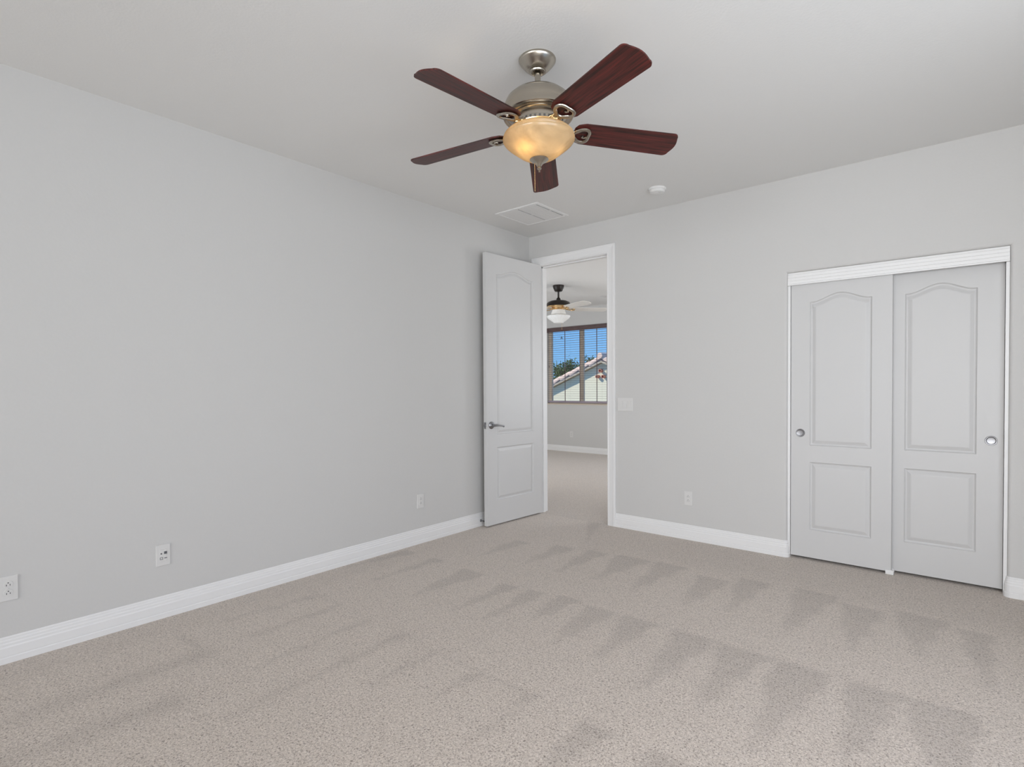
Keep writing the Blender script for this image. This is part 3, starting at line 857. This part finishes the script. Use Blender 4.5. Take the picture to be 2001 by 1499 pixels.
# ------------------------------------------------------------------ fan in the next room
fan2 = empty('ceiling_fan', (-1.281, 2.323, H), 0, 'dark bronze ceiling fan with pale blades and white bowl in the next room', 'ceiling fan')
bm = new(); lathe(bm, [(0, 0), (0.082, 0), (0.083, -0.01), (0.076, -0.04), (0.060, -0.078), (0.050, -0.088), (0, -0.088)], 40)
obj('canopy', bm, M['bronze'], fan2, True)
bm = new(); lathe(bm, [(0, -0.08), (0.022, -0.088), (0.014, -0.10), (0.0135, -0.175), (0.030, -0.195), (0.034, -0.225), (0, -0.225)], 24)
obj('downrod', bm, M['bronze'], fan2, True)
bm = new(); lathe(bm, [(0, -0.215), (0.06, -0.220), (0.12, -0.230), (0.160, -0.248), (0.178, -0.275), (0.182, -0.302), (0.174, -0.308), (0.0, -0.308)], 48)
obj('motor_housing', bm, M['bronze'], fan2, True)
bm = new(); lathe(bm, [(0, -0.308), (0.165, -0.308), (0.160, -0.322), (0.120, -0.340), (0.085, -0.345), (0.085, -0.362), (0.0, -0.362)], 48)
tag(obj('motor_band', bm, M['brass'], fan2, True), 'copper coloured underside of the motor')
for k in range(5):
    a = math.radians(-22 + 72 * k)
    Mx = Matrix.Rotation(a, 4, 'Z') @ Matrix.Translation((0, 0, -0.345)) @ Matrix.Rotation(math.radians(-12), 4, 'X')
    obj('blade', blade_bm(0.20, 0.76, 0.13, 0.15, 0.006, 0.06), M['pale_blade'], fan2, matrix=Mx)
    obj('blade_bracket', heart_bracket(0.090, 0.250, 0.075, 0.006, -0.010), M['brass'], fan2, True, matrix=Mx)
bm = new()
def ribbed(bm, prof, n=96, amp=0.02):
    rings = [[bm.verts.new((r * (1 + amp * math.cos(24 * 2 * PI * i / n)) * math.cos(2 * PI * i / n), r * (1 + amp * math.cos(24 * 2 * PI * i / n)) * math.sin(2 * PI * i / n), z)) for i in range(n)] for r, z in prof]
    for A, B in zip(rings, rings[1:]):
        for i in range(n): bm.faces.new((A[i], A[(i + 1) % n], B[(i + 1) % n], B[i]))
    bm.faces.new(rings[0]); bm.faces.new(rings[-1])
ribbed(bm, [(0.092, -0.375), (0.102, -0.395), (0.108, -0.425), (0.130, -0.437), (0.168, -0.447), (0.172, -0.458), (0.160, -0.480), (0.122, -0.512), (0.080, -0.540), (0.072, -0.552), (0.045, -0.558), (0.02, -0.560)])
tag(obj('glass_bowl', bm, M['white_glass'], fan2, True), 'white ribbed glass bowl')
bm = new(); lathe(bm, [(0, -0.362), (0.094, -0.362), (0.094, -0.376), (0, -0.376)], 32)
obj('light_fitter', bm, M['trim'], fan2, True)
bm = new()
box(bm, 0.058, 0.060, -0.001, 0.001, -0.640, -0.376)
lathe(bm, [(0, -0.640), (0.004, -0.642), (0.005, -0.650), (0, -0.656)], 10, c=(0.059, 0, 0))
obj('pull_chain', bm, M['brass'], fan2)

# ------------------------------------------------------------------ far window, blind and what stands outside
X0, X1, Z0, Z1 = -3.037, -1.50, 0.905, 2.40
bm = new(); y0, y1 = 4.490, 4.545
f = 0.060
box(bm, X0, X0 + f, y0, y1, Z0, Z1); box(bm, X1 - f, X1, y0, y1, Z0, Z1)
box(bm, X0 + f, X1 - f, y0, y1, Z0, Z0 + 0.045); box(bm, X0 + f, X1 - f, y0, y1, Z1 - 0.045, Z1)
win = obj('window_1', bm, M['vinyl'])
tag(win, 'tan framed sliding window of the next room showing blue sky', 'window', kind='structure')
bm = new(); box(bm, -2.315, -2.240, y0 - 0.004, y1 - 0.006, Z0 + 0.045, Z1 - 0.045)
obj('meeting_rail', bm, M['vinyl'], win)
for a, b in ((X0 + f, -2.315), (-2.240, X1 - f)):
    bm = new(); box(bm, a, b, 4.518, 4.522, Z0 + 0.045, Z1 - 0.045)
    obj('pane', bm, M['glass'], win)
bm = new(); box(bm, X0 + 0.001, X1 - 0.001, FY1 - 0.012, y0, Z0 - 0.004, Z0 + 0.012, 0.002)
obj('window_sill', bm, M['vinyl'], win)

bl = empty('window_blind', ((X0 + X1) / 2, 4.452, 2.395), 0, 'brown horizontal slat blind lowered with open slats over the sky window', 'blind')
def bl_obj(name, bm, m, parent=bl, smooth=False):
    bmesh.ops.translate(bm, verts=bm.verts, vec=-Vector(bl.location))
    return obj(name, bm, m, parent, smooth)
bm = new(); box(bm, X0 + 0.004, X1 - 0.004, 4.400, 4.412, 2.312, 2.396, 0.003); box(bm, X0 + 0.02, X1 - 0.02, 4.425, 4.478, 2.350, 2.396)
bl_obj('valance', bm, M['blind'])
bm = new()
z = 2.300
while z > 0.985:
    box(bm, X0 + 0.015, X1 - 0.015, 4.428, 4.476, z - 0.0014, z + 0.0014); z -= 0.0425
bl_obj('slats', bm, M['slat'])
bm = new(); box(bm, X0 + 0.015, X1 - 0.015, 4.428, 4.476, 0.938, 0.974, 0.003)
bl_obj('bottom_rail', bm, M['rail'])
for x in (-2.615, -2.275, -1.905, -1.69):
    bm = new()
    box(bm, x - 0.008, x + 0.008, 4.4262, 4.4272, 0.966, 2.35)
    bl_obj('ladder_tape', bm, M['blind'])
bm = new(); tube(bm, [(-2.985, 4.418, 2.31), (-2.985, 4.418, 1.66)], 0.0015, 6); lathe(bm, [(0, 0), (0.006, -0.004), (0.007, -0.03), (0, -0.034)], 10, c=(-2.985, 4.418, 1.66))
bl_obj('pull_cord', bm, M['blind'])

# small dark A shaped mark on the left pane
bm = new()
for s in (-1, 1):
    box(bm, -0.005, 0.005, -0.0008, 0.0008, -0.030, 0.030, mat=Matrix.Translation((-2.755 + s * 0.011, 4.5165, 2.205)) @ Matrix.Rotation(-s * math.radians(22), 4, 'Y'))
box(bm, -2.768, -2.742, 4.5158, 4.5173, 2.193, 2.200)
tag(obj('window_sticker', bm, M['slot']), 'small dark A shaped mark high on the left window pane', 'sticker')

# neighbouring house: gable end towards the window
hx, hz, sl = -5.01, 1.955, 0.405         # underside of the rake at the peak, roof slope
hs = empty('house', (hx, 9.95, -3.0), 0, 'cream stucco house with tiled gable roof outside the far window', 'house')
def hs_obj(name, bm, m, smooth=False, parent=hs):
    bmesh.ops.translate(bm, verts=bm.verts, vec=-Vector((hx, 9.95, -3.0)))
    return obj(name, bm, m, parent, smooth)
Wd = 5.2
bm = new()
extrude_poly(bm, [(hx - Wd, -3.0), (hx + Wd, -3.0), (hx + Wd, hz - sl * Wd), (hx, hz), (hx - Wd, hz - sl * Wd)], 'y', 9.95, 18.0)
hs_obj('gable_wall', bm, M['stucco'])
def slope_board(bm, o0, o1, ya, yb, ext=0.4):
    """strip parallel to the roof, from height offset o0 to o1 over the rake underside"""
    for s in (-1, 1):
        e = Wd + ext
        pts = [(hx, hz + o0), (hx + s * e, hz + o0 - sl * e), (hx + s * e, hz + o1 - sl * e), (hx, hz + o1)]
        extrude_poly(bm, pts, 'y', ya, yb)
bm = new(); slope_board(bm, 0.0, 0.065, 9.77, 9.81)
hs_obj('fascia', bm, M['fascia'])
bm = new(); slope_board(bm, 0.010, 0.055, 9.81, 9.95)
hs_obj('soffit', bm, M['soffit'])
bm = new(); slope_board(bm, 0.066, 0.125, 9.755, 18.0)
hs_obj('roof_deck', bm, M['flashing'])
bm = new()
for s in (-1, 1):                                      # barrel tiles along the rake and rows up the slope
    n = 16
    for k in range(n):
        d0 = 0.02 + k * 0.35
        c = Vector((hx + s * (d0 + 0.2), 9.83, hz + 0.125 - sl * (d0 + 0.2)))
        th = math.atan(sl) * s
        Mx = Matrix.Translation(c) @ Matrix.Rotation(th, 4, 'Y') @ Matrix.Rotation(math.radians(5) * s, 4, 'Y') @ Matrix.Rotation(PI / 2, 4, 'Y')
        if s < 0: lathe(bm, [(0.095, -0.21), (0.080, 0.21)], 14, mat=Mx)
        else: lathe(bm, [(0.080, -0.21), (0.095, 0.21)], 14, mat=Mx)
    for r in range(26):
        y = 9.95 + r * 0.30
        c0 = Vector((hx + s * 0.05, y, hz + 0.125 - sl * 0.05)); c1 = Vector((hx + s * (Wd + 0.45), y, hz + 0.125 - sl * (Wd + 0.45)))
        tube(bm, [c0, c1], 0.085, 10)
hs_obj('roof_tiles', bm, M['tile'], True)
bm = new()
for k in range(21):
    lathe(bm, [(0.10, -0.21), (0.085, 0.21)], 14, mat=Matrix.Translation((hx, 9.92 + k * 0.39, hz + 0.20)) @ Matrix.Rotation(PI / 2, 4, 'X'))
hs_obj('ridge_cap', bm, M['tile'], True)
for px, pz in ((-5.078, 1.711), (-5.185, 1.538), (-4.983, 1.534)):
    bm = new()
    R = Matrix.Translation((px, 9.96, pz)) @ Matrix.Rotation(PI / 2, 4, 'X')
    lathe(bm, [(0.036, 0.0), (0.050, 0.0), (0.050, 0.13), (0.036, 0.13), (0.036, 0.02), (0.0, 0.02)], 20, mat=R, cap=False)
    p = hs_obj('clay_vent_pipe', bm, M['terracotta'], True)
    bm = new(); lathe(bm, [(0, 0.03), (0.035, 0.03), (0.035, 0.032), (0, 0.032)], 16, mat=R)
    hs_obj('pipe_opening', bm, M['slot'], False, p)
# higher roof of the same house, rising behind the gable on the right
bm = new()
extrude_poly(bm, [(13.0, 1.2), (15.2, 2.62), (15.2, 2.45), (13.0, 1.0)], 'x', -5.9, -0.5)
hs_obj('main_roof', bm, M['tile'])
bm = new()
tube(bm, [(-5.9, 15.2, 2.66), (-0.5, 15.2, 2.66)], 0.10, 10)
hs_obj('main_ridge', bm, M['flashing'], True)

def tree(x, y, z0, h, cr, n, label, seed):
    rnd = random.Random(seed)
    t = empty('tree', (x, y, z0), 0, label, 'tree')
    bm = new()
    tube(bm, [(0, 0, 0), (0.1, 0, h * 0.3), (-0.05, 0.1, h * 0.6), (0.02, 0, h * 0.9)], [0.16, 0.12, 0.08, 0.03], 8)
    tips = []
    for k in range(26):
        a = rnd.uniform(0, 2 * PI); zz = h * rnd.uniform(0.45, 0.88)
        ln = cr * rnd.uniform(0.5, 1.0)
        e = Vector((math.cos(a) * ln, math.sin(a) * ln, zz + rnd.uniform(0.1, 0.5) * cr))
        m_ = Vector((math.cos(a) * ln * 0.5, math.sin(a) * ln * 0.5, zz + 0.05))
        tube(bm, [(0, 0, zz - 0.15), m_, e], [0.035, 0.022, 0.008], 5)
        tips += [m_, e, (m_ + e) / 2]
    obj('trunk', bm, M['bark'], t)
    bm = new()
    for k in range(n):
        c = rnd.choice(tips)
        p = c + Vector((rnd.gauss(0, 0.16), rnd.gauss(0, 0.16), rnd.gauss(0, 0.14)))
        q = Quaternion((rnd.gauss(0, 1), rnd.gauss(0, 1), rnd.gauss(0, 1), rnd.gauss(0, 1))).normalized().to_matrix()
        s = rnd.uniform(0.05, 0.10)
        vs = [bm.verts.new(p + q @ Vector(v)) for v in ((-s * 0.45, 0, 0), (0, -s, 0.01), (s * 0.45, 0, 0), (0, s, -0.01))]
        bm.faces.new(vs)
    tag(obj('foliage', bm, M['leaf'], t), kind='stuff')
    return t
tree(-12.45, 19.0, -3.0, 5.75, 0.75, 4600, 'leafy green tree behind the low end of the tiled roof', 3)
tree(-14.25, 20.6, -3.0, 5.25, 0.40, 1100, 'low treetop at the left edge of the sky window', 5)
tree(-15.50, 24.5, -3.0, 6.1, 0.60, 2400, 'dark treetop above the middle of the tiled rake', 9)
tree(-17.10, 28.5, -3.0, 6.95, 0.45, 1400, 'small treetop just left of the gable peak', 12)

bm = new(); box(bm, -60, 40, 4.7, 90, -3.1, -3.0)
tag(obj('ground', bm, M['dirt']), 'bare yard outside the far window', 'ground', kind='structure')
